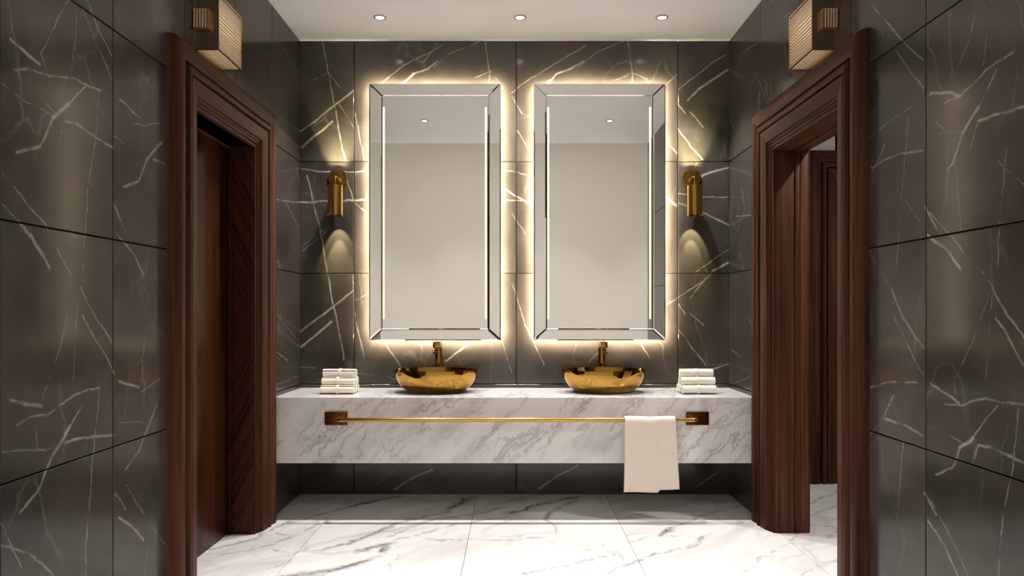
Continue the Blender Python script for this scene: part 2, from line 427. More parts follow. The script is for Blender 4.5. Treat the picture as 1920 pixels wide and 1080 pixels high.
RIGHT = [
 (2.2,(1635,10),(1690,75),(1732,112)),(2.2,(1680,97),(1717,145),(1732,165)),(1.4,(1832,0),(1817,75),(1790,145),(1795,167)),(1.2,(1857,0),(1845,120)),
 (3.2,(1745,175),(1785,172),(1800,178)),(2,(1770,192),(1800,178),(1850,130),(1900,98)),(2.4,(1755,345),(1787,305),(1805,250)),(3.8,(1805,250),(1835,200)),(1.8,(1835,200),(1870,130)),
 (2.8,(1835,227),(1860,215),(1920,200)),(1.4,(1820,280),(1835,227)),(1.2,(1735,255),(1805,245)),(1.6,(1907,120),(1895,225),(1877,360),(1870,500)),
 (1.6,(1630,260),(1665,228),(1707,200)),(2.4,(1630,315),(1660,300),(1690,287),(1730,282)),(1.5,(1702,220),(1695,325),(1685,435),(1680,500)),(1.8,(1630,330),(1660,270)),
 (1.1,(1682,355),(1735,430)),(2.6,(1735,390),(1757,430)),(1.7,(1745,400),(1800,465),(1840,510),(1862,540)),(3.4,(1740,440),(1770,465),(1800,505)),(1.2,(1872,300),(1920,345)),
 (1.6,(1755,230),(1770,245)),(1.2,(1630,475),(1670,540)),
 (2.4,(1672,545),(1692,595),(1732,650)),(2.2,(1677,595),(1717,675),(1732,702)),(2.4,(1860,540),(1890,595),(1920,632)),(2.6,(1867,597),(1920,685)),
 (1.4,(1855,550),(1820,650),(1790,710),(1792,740)),(1.2,(1860,555),(1847,710)),(3,(1745,720),(1785,745),(1802,762)),(2.2,(1770,757),(1802,762),(1850,747),(1880,755),(1920,755)),
 (2.6,(1755,892),(1785,880),(1800,840)),(4,(1800,840),(1825,820)),(2.2,(1825,820),(1870,760)),(2.8,(1827,860),(1835,835),(1860,840),(1920,867)),(1.4,(1740,795),(1805,830)),
 (1.8,(1910,765),(1900,860),(1880,975),(1872,1080)),(2,(1630,727),(1665,715),(1720,717)),(2.8,(1657,785),(1695,797),(1730,817)),(2,(1630,815),(1655,785),(1675,742)),
 (1.5,(1702,725),(1692,840),(1682,975)),(2.8,(1732,925),(1755,965)),(2.8,(1740,975),(1772,1025),(1795,1077)),(1.6,(1745,940),(1790,1020),(1815,1080)),(1.4,(1630,930),(1648,980)),
 (1.6,(1372,150),(1390,100),(1420,80)),(1.8,(1415,135),(1440,195)),(2.2,(1365,220),(1380,250)),(1.5,(1405,270),(1420,310)),(1.8,(1372,465),(1397,390),(1390,350)),
 (2,(1380,405),(1420,403)),(1.6,(1400,580),(1420,650)),(2.4,(1370,655),(1390,670)),(1.6,(1375,720),(1420,700)),(1.5,(1405,890),(1420,950)),(1.3,(1460,40),(1500,10)),
]
FLOORV = [
 (3,(390,1030),(473,1013),(507,992),(587,968),(660,948)),(5,(660,948),(747,930)),(2.4,(413,1042),(520,1020),(550,1005),(603,980),(597,973)),(2,(520,997),(550,1006)),
 (2,(517,1023),(543,1043)),(3.6,(600,1032),(650,1020),(693,1003),(740,983)),(3.2,(740,983),(833,960)),(5,(833,960),(887,933)),
 (4.5,(667,1033),(733,1020)),(4,(733,1020),(717,1040),(673,1057),(623,1070),(527,1082)),(2.4,(727,1007),(790,980),(907,960),(960,950)),
 (1.8,(787,1003),(813,1013),(973,1010)),(2.2,(740,1013),(867,980),(973,967)),(1.6,(733,1067),(747,1040)),(1.3,(480,1075),(540,1055),(560,1030)),
 (4.5,(960,962),(1011,945),(1087,931)),(3.2,(1025,973),(1042,956),(1080,938)),(2.2,(1022,973),(1046,990),(1036,1007),(960,1012)),
 (1.8,(1094,1031),(1235,1005)),(4.5,(1235,1005),(1259,990)),(2.8,(1259,990),(1286,980),(1331,962),(1390,949)),
 (2.4,(1235,1005),(1317,1005)),(2.8,(1317,1005),(1286,1028),(1235,1038),(1180,1059),(1125,1079)),(1.6,(1094,1031),(1160,1035),(1165,1050)),
 (2.6,(960,1084),(1063,1059),(1152,1038)),(2.2,(1063,1059),(1120,1082)),(1.8,(1393,1079),(1427,1048),(1479,1017),(1500,1004)),
 (2,(1500,1079),(1537,1059),(1581,1048)),(2.2,(1520,945),(1544,935),(1579,918)),(1.8,(1519,966),(1579,945)),(2.2,(1520,983),(1558,987),(1565,993),(1555,1010)),
]
SEG_BACK = chart(BACK, back_pt); SEG_LEFT = chart(LEFT, left_pt, 0.7, 0.72); SEG_RIGHT = chart(RIGHT, right_pt, 0.7, 0.72)
SEG_FLOOR = [(a, b, w_*2.7, min(1.0, 0.34+0.15*(w_/0.0034))) for a, b, w_, am in chart(FLOORV, floor_pt)]

def hits(s, lo, hi, pad=0.06):
    a, b = s[0], s[1]
    for i in range(3):
        if max(a[i], b[i]) < lo[i]-pad or min(a[i], b[i]) > hi[i]+pad: return False
    return True

# ------------------------------------------------------------------ setting: walls made of tiles
def tile_mesh(lo, hi, m, parent, bev=0.0012):
    c = [(a+b)/2 for a, b in zip(lo, hi)]
    bm = BM((lo[0]-c[0], hi[0]-c[0], lo[1]-c[1], hi[1]-c[1], lo[2]-c[2], hi[2]-c[2]))
    bmesh.ops.bevel(bm, geom=list(bm.edges), offset=bev, segments=1, affect='EDGES')
    return obj('tile', bm, m, parent, loc=c)

G = 0.0026   # half joint
rows = [0.0, 0.72, 1.442, 2.172, H]
tid = 0
# back wall
wall_back = tag(obj('wall_back', BM((XL-0.2, XR+0.2, YB+0.012, YB+0.16, 0, H+0.1)), M_JOINT), kind='structure')
cols = [XL, -1.038, 0.021, 1.076, XR]
for i in range(4):
    for j in range(4):
        lo = (cols[i]+(G if i else 0), YB, rows[j]+(G if j else 0)); hi = (cols[i+1]-(G if i < 3 else 0), YB+0.014, rows[j+1]-(G if j < 3 else 0))
        tid += 1
        sg = [s for s in SEG_BACK if hits(s, (lo[0], YB-.1, lo[2]), (hi[0], YB+.1, hi[2]))]
        tile_mesh(lo, hi, dark_marble('dark_marble_slab', sg, tid), wall_back)

# side walls: opening (door) between OY0 and OY1, up to OH
DL = dict(y0=2.74, y1=3.893, cw=0.24, top=2.315)     # casing outer limits, left
DR = dict(y0=2.70, y1=3.925, cw=0.25, top=2.315)
def side_wall(name, X, sgn, joints, D, segs, thick):
    """sgn = -1 for the left wall (slab lies at smaller x)"""
    global tid
    oy0, oy1, oh = D['y0']+D['cw'], D['y1']-D['cw'], D['top']-D['cw']
    a, b = sorted((X + sgn*0.012, X + sgn*thick))
    root = obj(name, BM((a, b, YE, oy0, 0, H+0.1), (a, b, oy1, YB+0.16, 0, H+0.1), (a, b, oy0, oy1, oh, H+0.1)), M_JOINT)
    tag(root, kind='structure')
    js = [YE] + joints + [YB]
    for i in range(len(js)-1):
        for j in range(4):
            y0, y1 = js[i]+(G if i else 0), js[i+1]-(G if i < len(js)-2 else 0)
            z0, z1 = rows[j]+(G if j else 0), rows[j+1]-(G if j < 3 else 0)
            parts = [(y0, y1)]
            if z0 < oh:
                parts = []
                if y0 < oy0: parts.append((y0, min(y1, oy0)))
                if y1 > oy1: parts.append((max(y0, oy1), y1))
            for (p0, p1) in parts:
                if p1-p0 < 0.02: continue
                tid += 1
                xa, xb = sorted((X, X + sgn*0.014))
                sg = [s for s in segs if hits(s, (X-.1, p0, z0), (X+.1, p1, z1))]
                tile_mesh((xa, p0, z0), (xb, p1, z1), dark_marble('dark_marble_slab', sg, tid, 0.27), root)
    return root
wall_left = side_wall('wall_left', XL, -1, [1.85, 2.372, 2.893, 3.415, 3.936], DL, SEG_LEFT, 0.30)
wall_right = side_wall('wall_right', XR, 1, [1.81, 2.333, 2.852, 3.371, 3.89], DR, SEG_RIGHT, 0.174)

# floor: one bed, big marble slabs
floor = tag(obj('floor', BM((HXL-.2, 4.2, YH-.2, 6.2, -0.1, -0.012)), M_FJOINT), kind='structure')
fx = [-3.56, -2.73, -1.90, -1.07, -0.235, 0.60, 1.435, 2.27, 3.105, 3.94]
fy = [-1.5, 0.45, 2.75, 4.95, 6.2]
for i in range(len(fx)-1):
    for j in range(len(fy)-1):
        lo = (max(fx[i], HXL-.1)+.0012, fy[j]+.0012, -0.014); hi = (fx[i+1]-.0012, fy[j+1]-.0012, 0.0)
        tid += 1
        sg = [s for s in SEG_FLOOR if hits(s, (lo[0], lo[1], -1), (hi[0], hi[1], 1))]
        tile_mesh(lo, hi, white_marble_floor('white_marble_slab', sg, tid), floor, bev=0.0008)

# ceiling of the wash room (ends at the hall with a fascia)
RX1, RY1 = 3.4, 4.72   # side room on the right
ceiling = tag(obj('ceiling', BM((XL-.3, XR+.174, YE, YB+.16, H, H+.16)), M_CEIL), kind='structure')
tag(obj('ceiling_side', BM((XR+.174, RX1+.1, YE+.1, 6.1, H, H+.16)), M_CEIL), kind='structure')
tag(obj('ceiling_hall', BM((HXL-.1, HXR+.1, YH-.1, YE+.1, HH, HH+.12)), M_CEIL), kind='structure')
# hall behind the camera
tag(obj('wall_hall_far', BM((HXL-.1, HXR+.1, YH-.12, YH, 0, HH)), M_BEIGE), kind='structure')
tag(obj('wall_hall_left', BM((HXL-.12, HXL, YH, YE+.1, 0, HH)), M_BEIGE), kind='structure')
tag(obj('wall_hall_right', BM((HXR, HXR+.12, YH, YE+.1, 0, HH)), M_BEIGE), kind='structure')
tag(obj('wall_hall_front', BM((HXL, XL-.004, YE-.02, YE, 0, HH), (XR+.004, HXR, YE-.02, YE, 0, HH), (XL-.004, XR+.004, YE-.02, YE, H, HH)), M_BEIGE), kind='structure')
# side room seen through the right doorway
SDX0 = 2.045; SDW = 1.15; SY = 4.76
sroom = BM((XR+.174, SDX0+.24, SY, SY+.3, 0, H), (SDX0+SDW-.24, RX1+.1, SY, SY+.3, 0, H), (SDX0+.2, SDX0+SDW-.2, SY, SY+.3, 2.075, H))
tag(obj('wall_side_back', sroom, M_BEIGE), kind='structure')
tag(obj('wall_side_right', BM((RX1, RX1+.1, YE+.1, SY+.3, 0, H)), M_BEIGE), kind='structure')
tag(obj('wall_side_front', BM((XR+.174, RX1, YE+.1, YE+.2, 0, H)), M_BEIGE), kind='structure')

# ------------------------------------------------------------------ door casings (moulded mahogany)
def roll(u0, u1, v0, vp, n=6):
    """half-round bead between u0 and u1 rising from v0 to vp"""
    return [(u0 + (u1-u0)*(1-math.cos(PI*i/n))/2, v0 + (vp-v0)*math.sin(PI*i/n)) for i in range(n+1)]
# u: 0 at the opening -> 1 at the outer edge; v: how far it stands proud of the wall
PROF = [(0.0, 0.0), (0.0, 0.010), (0.07, 0.010), (0.075, 0.017), (0.13, 0.017), (0.135, 0.023), (0.18, 0.023), (0.19, 0.031)]
PROF += [(0.24, 0.033), (0.42, 0.041), (0.44, 0.041), (0.45, 0.022), (0.48, 0.022)]
PROF += roll(0.48, 0.62, 0.036, 0.049, 6) + [(0.63, 0.024), (0.66, 0.024)]
PROF += [(0.665, 0.036), (0.72, 0.044), (0.80, 0.049), (0.87, 0.050), (0.92, 0.047), (0.965, 0.038), (0.99, 0.022), (1.0, 0.0)]

def frame_piece(kind, s0, s1, top, cw, T):
    """mitred casing piece: kind 'near' (s0 leg), 'far' (s1 leg), 'head'. T maps (s, v, h) to world."""
    bm = bmesh.new()
    A, B = [], []
    for u, v in PROF:
        d = cw*(1-u)
        if kind == 'near':  a, b = (s0+d, v, 0), (s0+d, v, top-d)
        elif kind == 'far': a, b = (s1-d, v, 0), (s1-d, v, top-d)
        else:               a, b = (s0+d, v, top-d), (s1-d, v, top-d)
        A.append(bm.verts.new(T(*a))); B.append(bm.verts.new(T(*b)))
    n = len(PROF)
    for i in range(n-1):
        bm.faces.new((A[i], A[i+1], B[i+1], B[i]))
    bm.faces.new((A[-1], A[0], B[0], B[-1]))
    bm.faces.new(A[::-1]); bm.faces.new(B)
    return bm

def doorway(name, s0, s1, top, cw, T, depth, mats, leaf=None, stops=()):
    """casing + lining. depth: wall thickness covered by the lining."""
    MV, MH, MJ = mats
    root = tag(empty(name, T((s0+s1)/2, 0, 0)), kind='structure')
    def put(nm, bm, m, sm=True):
        o = obj(nm, bm, m, None)
        o.data.transform(Matrix.Translation(-root.location)); o.parent = root
        if sm: autosmooth(o, 38)
        return o
    put('casing_leg', frame_piece('near', s0, s1, top, cw, T), MV)
    put('casing_leg', frame_piece('far', s0, s1, top, cw, T), MV)
    put('casing_header', frame_piece('head', s0, s1, top, cw, T), MH)
    i0, i1, it = s0+cw, s1-cw, top-cw
    def tb(bx, bev=0.003):
        bm = bmesh.new(); box(bm, *bx, bev=bev)
        for v in bm.verts: v.co = Vector(T(*v.co))
        return bm
    # lining boards: (s), (v negative = into the wall), (h)
    put('jamb', tb((i0-.03, i0+.002, -depth, 0.004, 0, it)), MV)
    put('jamb', tb((i1-.002, i1+.03, -depth, 0.004, 0, it)), MJ)
    put('lintel_board', tb((i0-.03, i1+.03, -depth, 0.004, it, it+.03)), MH)
    for (v0, v1, t) in stops:
        put('door_stop', tb((i0, i0+t, v0, v1, 0, it-t)), MV)
        put('door_stop', tb((i1-t, i1, v0, v1, 0, it-t)), MJ)
        put('door_stop', tb((i0, i1, v0, v1, it-t, it)), MH)
    if leaf is not None:
        v = leaf
        lf = put('door_leaf', tb((i0+.004, i1-.004, v-.045, v, 0.006, it-.004), 0.004), M_LEAF)
        return root, lf, (i0, i1, it, v, tb, put)
    return root

TL = lambda s, v, h: (XL+v, s, h)
TR = lambda s, v, h: (XR-v, s, h)
TS = lambda s, v, h: (s, SY-v, h)
d1, leaf1, _ = doorway('door_1', DL['y0'], DL['y1'], DL['top'], DL['cw'], TL, 0.20, (M_WOODV, M_WOODH, M_CHEV), leaf=-0.135, stops=((-0.133, -0.118, 0.012),))
doorway('door_2', DR['y0'], DR['y1'], DR['top'], DR['cw'], TR, 0.176, (M_WOODV, M_WOODH, M_WOODV), stops=((-0.100, -0.001, 0.006), (-0.129, -0.104, 0.011), (-0.176, -0.133, 0.006)))
d3, leaf3, (i0, i1, it, lv, tb, put) = doorway('door_3', SDX0, SDX0+SDW, 2.315, 0.24, TS, 0.30, (M_WOODV, M_WOODX, M_WOODV), leaf=-0.15, stops=((-0.148, -0.110, 0.02), (-0.075, -0.060, 0.012)))
# raised mouldings on the far room's door leaf
for z0, z1 in ((0.25, 0.95), (1.08, 1.92)):
    bm = bmesh.new()
    for bx in ((i0+.12, i1-.12, lv, lv+.014, z0, z0+.03), (i0+.12, i1-.12, lv, lv+.014, z1-.03, z1),
               (i0+.12, i0+.15, lv, lv+.014, z0, z1), (i1-.15, i1-.12, lv, lv+.014, z0, z1)):
        box(bm, *bx, bev=0.004)
    for v in bm.verts: v.co = Vector(TS(*v.co))
    o = put('panel_moulding', bm, M_WOODV)
# casing of the right doorway on the side-room face
def casing_back():
    T2 = lambda s, v, h: (XR+.176+v, s, h)
    r = bpy.data.objects['door_2']
    for k, nm, m in (('near', 'casing_leg', M_WOODV), ('far', 'casing_leg', M_WOODV), ('head', 'casing_header', M_WOODH)):
        bm = bmesh.new()
        cw = 0.12; s0, s1, top = DR['y0']+.13, DR['y1']-.13, DR['top']-.13
        pr = [(0, 0), (0, .012), (1, .012), (1, 0)]
        A, B = [], []
        for u, v in pr:
            d = cw*(1-u)
            if k == 'near': a, b = (s0+d, v, 0), (s0+d, v, top-d)
            elif k == 'far': a, b = (s1-d, v, 0), (s1-d, v, top-d)
            else: a, b = (s0+d, v, top-d), (s1-d, v, top-d)
            A.append(bm.verts.new(T2(*a))); B.append(bm.verts.new(T2(*b)))
        for i in range(4): bm.faces.new((A[i], A[(i+1) % 4], B[(i+1) % 4], B[i]))
        bm.faces.new(A[::-1]); bm.faces.new(B)
        o = obj(nm, bm, m); o.data.transform(Matrix.Translation(-r.location)); o.parent = r
casing_back()

# ------------------------------------------------------------------ floating marble vanity
van = tag(empty('vanity_counter', ((XL+XR)/2, YB-.25, CB)), 'white grey-veined marble floating vanity spanning the alcove between both side walls', 'counter')
def rel(o, root):
    o.data.transform(Matrix.Translation(-root.location)); o.parent = root; return o
e = 0.0015
rel(obj('countertop', BM((XL+e, XR-e, CY, YB-e, CT-.03, CT), bev=0.0015), M_CTR), van)
rel(obj('front_panel', BM((XL+e, XR-e, CY+.0005, CY+.03, CB, CT-.03), bev=0.001), M_CTR), van)
rel(obj('underside_panel', BM((XL+e, XR-e, CY+.03, YB-e, CB, CB+.02)), M_CTR), van)

# ------------------------------------------------------------------ mirrors with bevelled strips and LED halo
def plate(poly, w_, dp, y, tilt=0, xr=0):
    """polygon (x,z list, ccw seen from the camera) with ground edges: flat face inset by w_, rim dp behind it"""
    n = len(poly); P = [Vector((a, b)) for a, b in poly]
    ins = []
    for i in range(n):
        a, b, c = P[i-1], P[i], P[(i+1) % n]
        e1 = (b-a).normalized(); e2 = (c-b).normalized()
        n1 = Vector((-e1.y, e1.x)); n2 = Vector((-e2.y, e2.x))
        bis = (n1+n2).normalized(); k = w_/max(0.2, bis.dot(n1))
        ins.append(b + bis*k)
    bm = bmesh.new()
    f = [bm.verts.new((p.x, y+tilt*(p.x-xr), p.y)) for p in ins]
    r = [bm.verts.new((p.x, y+dp+tilt*(p.x-xr), p.y)) for p in P]
    k = [bm.verts.new((p.x, y+0.010, p.y)) for p in P]
    bm.faces.new(f)
    for i in range(n):
        j = (i+1) % n
        bm.faces.new((f[i], f[j], r[j], r[i])); bm.faces.new((r[i], r[j], k[j], k[i]))
    bm.faces.new(k[::-1])
    return bm

MY = 4.392
def mirror(x0, x1, label, sx0, sx1):
    z0, z1 = 1.19 - 53.5*MY/F, 1.19 + 428*MY/F
    root = tag(empty('mirror', ((x0+x1)/2, YB, z0)), label, 'mirror', 'backlit mirrors over the vanity')
    bw = 0.080; g = 0.0012
    ix0, ix1, iz0, iz1 = x0+bw, x1-bw, z0+bw*0.9, z1-bw
    def add(nm, bm, m): return rel(obj(nm, bm, m), root)
    add('center_glass', plate([(ix0, iz0), (ix1, iz0), (ix1, iz1), (ix0, iz1)], 0.006, 0.0025, MY), M_MIRROR)
    for poly in ([(x0+g, z0), (x1-g, z0), (ix1-g, iz0-g), (ix0+g, iz0-g)],
                 [(x1, z0+g), (x1, z1-g), (ix1+g, iz1-g), (ix1+g, iz0+g)],
                 [(x1-g, z1), (x0+g, z1), (ix0+g, iz1+g), (ix1-g, iz1+g)],
                 [(x0, z1-g), (x0, z0+g), (ix0-g, iz0+g), (ix0-g, iz1-g)]):
        add('bevelled_strip', plate(poly, 0.0065, 0.0026, MY, 0.030 if (poly[0][0] == x0 and x0 < -.5) else 0, ix0), M_MIRROR)
    add('backing_board', BM((x0+.006, x1-.006, MY+.010, MY+.016, z0+.006, z1-.006)), M_EDGE)
    q = 0.030
    add('light_baffle', BM((x0+.006, x1-.006, MY+.016, MY+.021, z0+.006, z0+.008), (x0+.006, x1-.006, MY+.016, MY+.021, z1-.008, z1-.006),
                       (x0+.006, x0+.008, MY+.016, MY+.021, z0+.008, z1-.008), (x1-.008, x1-.006, MY+.016, MY+.021, z0+.008, z1-.008)), M_EDGE)  # unseen lip added to keep the tape light off the ceiling
    add('mounting_box', BM((x0+q+.03, x1-q-.03, MY+.016, YB, z0+q+.03, z1-q-.03)), M_EDGE)
    t = 0.010; q = 0.014
    ya, yb = MY+.016, MY+.018          # tapes stuck to the back of the board, shining on the wall
    for bx in ((x0+q, x1-q, ya, yb, z0+q, z0+q+t), (x0+q, x1-q, ya, yb, z1-q-t, z1-q),
               (x0+q, x0+q+t, ya, yb, z0+q+t, z1-q-t), (x1-q-t, x1-q, ya, yb, z0+q+t, z1-q-t)):
        add('led_tape', BM(bx), M_HALO)
    for sx in (sx0, sx1):
        add('light_strip', BM((sx-.0065, sx+.0065, MY-.0012, MY+.002, 1.145, 2.508), bev=0.0005), M_STRIP)
    return root
k = MY/F
mirror((692-VX)*k, (939-VX)*k, 'tall backlit faceted-edge wall mirror, the left one, above the left gold basin', (719.5-VX)*k, (911-VX)*k)
mirror((1001-VX)*k, (1248-VX)*k, 'tall backlit faceted-edge wall mirror, the right one, above the right gold basin', (1028-VX)*k, (1219-VX)*k)

# ------------------------------------------------------------------ basins and faucets
def basin(cx, cy, label):
    root = tag(empty('vessel_basin', (cx, cy, CT)), label, 'basin', 'gold basins on the counter')
    a, b = 0.260, 0.168
    bm = bmesh.new()
    outer = [(0.56, 0.0), (0.62, 0.0015), (0.69, 0.010), (0.76, 0.022), (0.83, 0.039), (0.89, 0.060), (0.945, 0.085), (0.980, 0.110), (1.0, 0.138), (0.998, 0.141)]
    inner = [(0.988, 0.141), (0.983, 0.137), (0.955, 0.110), (0.90, 0.078), (0.79, 0.042), (0.62, 0.018), (0.35, 0.012), (0.09, 0.010)]
    lathe(bm, [(r*a, z) for r, z in outer+inner], n=72, sy=b/a)
    o = obj('bowl', bm, M_GOLD, root); autosmooth(o, 60)
    bm = bmesh.new(); lathe(bm, [(0.028, 0.0), (0.028, 0.004), (0.022, 0.007), (0.006, 0.008)], n=24, cz=0.011)
    autosmooth(obj('drain', bm, M_BRASS, root))
    return root
def faucet(cx, cy, side, label):
    root = tag(empty('tall_faucet', (cx, cy, CT)), label, 'faucet', 'gold faucets behind the basins')
    bm = bmesh.new()
    lathe(bm, [(0.028, 0), (0.028, 0.006), (0.0235, 0.010), (0.0235, 0.262), (0.0235, 0.266)], n=28)
    autosmooth(obj('post', bm, M_GOLD, root))
    bm = bmesh.new(); box(bm, -.0225, .0225, -.135, .020, 0.268, 0.306, bev=0.006)
    o = autosmooth(obj('spout', bm, M_GOLD, root))
    bm = bmesh.new(); lathe(bm, [(0.009, 0.0), (0.012, 0.002), (0.012, 0.006), (0.009, 0.008)], n=20, cy=-.118, cz=0.260)
    autosmooth(obj('aerator', bm, M_BRASS, o))
    bm = bmesh.new(); lathe(bm, [(0.0155, -side*0.004), (0.0170, 0.0), (0.0170, side*0.028), (0.014, side*0.031)], n=20, axis='x', cx=side*0.004, cy=-.006, cz=0.238)
    h = autosmooth(obj('handle', bm, M_GOLD, root))
    bm = bmesh.new(); tube(bm, [(side*.024, -.012, .244), (side*.026, -.045, .250)], 0.004, 10)
    autosmooth(obj('lever', bm, M_GOLD, h))
BY = 4.215
basin((817.5-VX)*BY/F, BY, 'polished gold oval vessel basin under the left mirror')
basin((1132-VX)*BY/F, BY, 'polished gold oval vessel basin under the right mirror')
faucet((822.5-VX)*4.413/F, 4.413, -1, 'tall polished gold faucet behind the left basin')
faucet((1128-VX)*4.413/F, 4.413, 1, 'tall polished gold faucet behind the right basin')

# ------------------------------------------------------------------ towel rail and hung towel
rail = tag(empty('towel_rail', (0.02, CY, 0.574)), 'long gold towel rail with dark bronze end plates on the marble counter front', 'towel rail')
RY = CY-.058; RZ = 0.575; RR = 0.0125
bx0, bx1 = (631-VX)*RY/F, (1306-VX)*RY/F
bm = bmesh.new()
def arc(c, a0, a1, r, n=6): return [(c[0]+r*math.cos(a0+(a1-a0)*i/n), c[1]+r*math.sin(a0+(a1-a0)*i/n), RZ) for i in range(n+1)]
cr = 0.022
path = [(bx0, CY-.005, RZ)] + arc((bx0+cr, RY+cr), PI, 1.5*PI, cr) + arc((bx1-cr, RY+cr), 1.5*PI, 2*PI, cr) + [(bx1, CY-.005, RZ)]
tube(bm, path, RR, 20)
rel(autosmooth(obj('bar', bm, M_BAR)), rail)
for (a, b) in ((609, 652), (1286, 1329)):
    rel(obj('end_plate', BM(((a-VX)*CY/F, (b-VX)*CY/F, CY-.006, CY, 0.5365, 0.613), bev=0.001), M_PLATE), rail)

def hung_towel():
    """folded towel over the rail: front fall, back fall, with a vertical fold in front"""
    x0, x1 = (1170.5-VX)*RY/F, (1265-VX)*RY/F
    bm = bmesh.new()
    R1 = RR + 0.004
    nx = 36
    zb_front = 0.168; zb_back = 0.235
    path = []
    for i in range(20): path.append(('f', i/19))
    for i in range(1, 10): path.append(('a', i/10))
    for i in range(14): path.append(('b', i/13))
    grid = []
    for kind, t in path:
        row = []
        for j in range(nx+1):
            s = j/nx
            # width grows slightly towards the bottom and slides right
            if kind == 'f':
                z = zb_front + (RZ-zb_front)*t; dn = 1-t
            elif kind == 'a': z = None; dn = 0
            else: z = RZ - (RZ-zb_back)*t; dn = t
            xa = x0 - 0.006*dn if kind == 'f' else x0 + 0.006*dn; xb = x1 + (0.026*dn if kind == 'f' else -0.004*dn)
            x = xa + (xb-xa)*s
            fold = 0.0
            if kind == 'f':
                # right third is a separate under-fold, lying a little behind and ending higher
                st = 0.62
                edge = 1/(1+math.exp(-(s-st)*140))
                fold = 0.013*edge*min(1, dn*3) + 0.0025*math.sin(s*9+1)*dn
                k2 = max(0, s-0.86)/0.14
                fold += 0.006*k2*dn
                lift = 0.012*edge*dn + 0.002*math.sin(s*7)*dn
                y = RY - R1 - 0.004 + fold
                z = z + lift
                p = (x, y - 0.004*math.sin(t*PI), z)
            elif kind == 'a':
                a = PI - PI*t
                p = (x, RY + (R1)*math.cos(a) * (1.1 if t < .5 else 1), RZ + R1*math.sin(a) + 0.0015*math.sin(s*8+0.6))
            else:
                p = (x, RY + R1 + 0.002*math.sin(s*8), z)
            row.append(bm.verts.new(p))
        grid.append(row)
    for a, b in zip(grid, grid[1:]):
        for j in range(nx): bm.faces.new((a[j], a[j+1], b[j+1], b[j]))
    o = obj('hand_towel', bm, M_CLOTH, smooth=True)
    sd = o.modifiers.new('thick', 'SOLIDIFY'); sd.thickness = 0.0045; sd.offset = 1
    tag(o, 'pale cream-pink towel hanging folded over the right end of the gold rail', 'towel')
hung_towel()

# ------------------------------------------------------------------ rolled towels, two pyramids of six
D = 0.0545
def towel_roll_meshes():
    L = 0.203
    bm = bmesh.new()
    # spiral cross section, extruded along x: visible swirl at the ends
    n = 64; turns = 2.6; r0, r1 = 0.0035, D/2
    pts = []
    for i in range(n*3):
        t = i/(n*3-1); a = 2*PI*turns*t; r = r0 + (r1-0.0048-r0)*t
        pts.append((r*math.cos(a), r*math.sin(a)))
    th = 0.0038
    segs = 10
    xs = [-L/2 + L*i/segs for i in range(segs+1)]
    outr = []
    m_ = len(pts)
    def loop(x, sc):
        o_, i_ = [], []
        for i, (py, pz) in enumerate(pts):
            r = math.hypot(py, pz); a = math.atan2(pz, py)
            o_.append(bm.verts.new((x, (r+th)*math.cos(a)*sc, (r+th)*math.sin(a)*sc)))
            i_.append(bm.verts.new((x, r*math.cos(a)*sc, r*math.sin(a)*sc)))
        return o_ + i_[::-1]
    rings = [loop(x, 1 - 0.03*(abs(x)/(L/2))**8 + 0.004*math.sin(x*60)) for x in xs]
    N = len(rings[0])
    for a, b in zip(rings, rings[1:]):
        for i in range(N): bm.faces.new((a[i], a[(i+1) % N], b[(i+1) % N], b[i]))
    for ring in (rings[0], rings[-1]):
        for i in range(m_-1): bm.faces.new((ring[i], ring[i+1], ring[N-2-i], ring[N-1-i]))
    bm2 = bmesh.new()
    lathe(bm2, [(D/2+.0002, -0.008), (D/2+.0009, -0.006), (D/2+.0009, 0.006), (D/2+.0002, 0.008)], n=40, axis='x', cap=False)
    return bm, bm2
protos = []
def make_roll(loc, label, group, rot, flip=0):
    if not protos:
        b1, b2 = towel_roll_meshes()
        o = obj('rolled_towel', b1, M_TOWEL); autosmooth(o, 50)
        c = obj('satin_band', b2, M_BAND, o, smooth=True)
        protos.extend((o, c))
    else:
        o = protos[0].copy(); c = protos[1].copy(); link(o); link(c, o)
    o.location = loc; o.rotation_euler = (rot, 0, flip)
    c.location = (random.uniform(-.004, .004), 0, 0)
    tag(o, label, 'towel', group)
S3 = D*math.sqrt(3)/2
for side, cx in (('left', -1.0555), ('right', 1.1185)):
    y0 = 4.115
    spots = []
    for r_, names in enumerate((('front', 'middle', 'rear'), ('front', 'rear'), ('single',))):
        for q, nm in enumerate(names):
            yy = y0 + D*(q + r_*0.5); zz = CT + D/2 + S3*r_ + 0.0002
            row = ('bottom', 'middle', 'top')[r_]
            lab = f'cream rolled towel at the {nm} of the {row} row in the {side} towel stack' if r_ < 2 else f'cream rolled towel lying on top of the {side} towel stack'
            jit = (-1 if side == 'left' else 1)*0.0
            make_roll((cx + random.uniform(-.003, .003), yy, zz), lab, f'rolled towels in the {side} stack', -PI/2 + random.uniform(-.35, .35), 0 if side == 'left' else PI)

# ------------------------------------------------------------------ lamps
def spot(name, loc, power, size, blend, col, direc=(0, 0, -1), rad=0.03, parent=None):
    l = bpy.data.lights.new(name, 'SPOT'); l.energy = power; l.spot_size = math.radians(size); l.spot_blend = blend
    l.color = col; l.shadow_soft_size = rad
    o = bpy.data.objects.new(name, l); COL.objects.link(o)
    o.rotation_euler = Vector(direc).to_track_quat('-Z', 'Y').to_euler()
    if parent is not None:
        o.parent = parent; o.location = Vector(loc) - parent.location
    else: o.location = loc
    return o

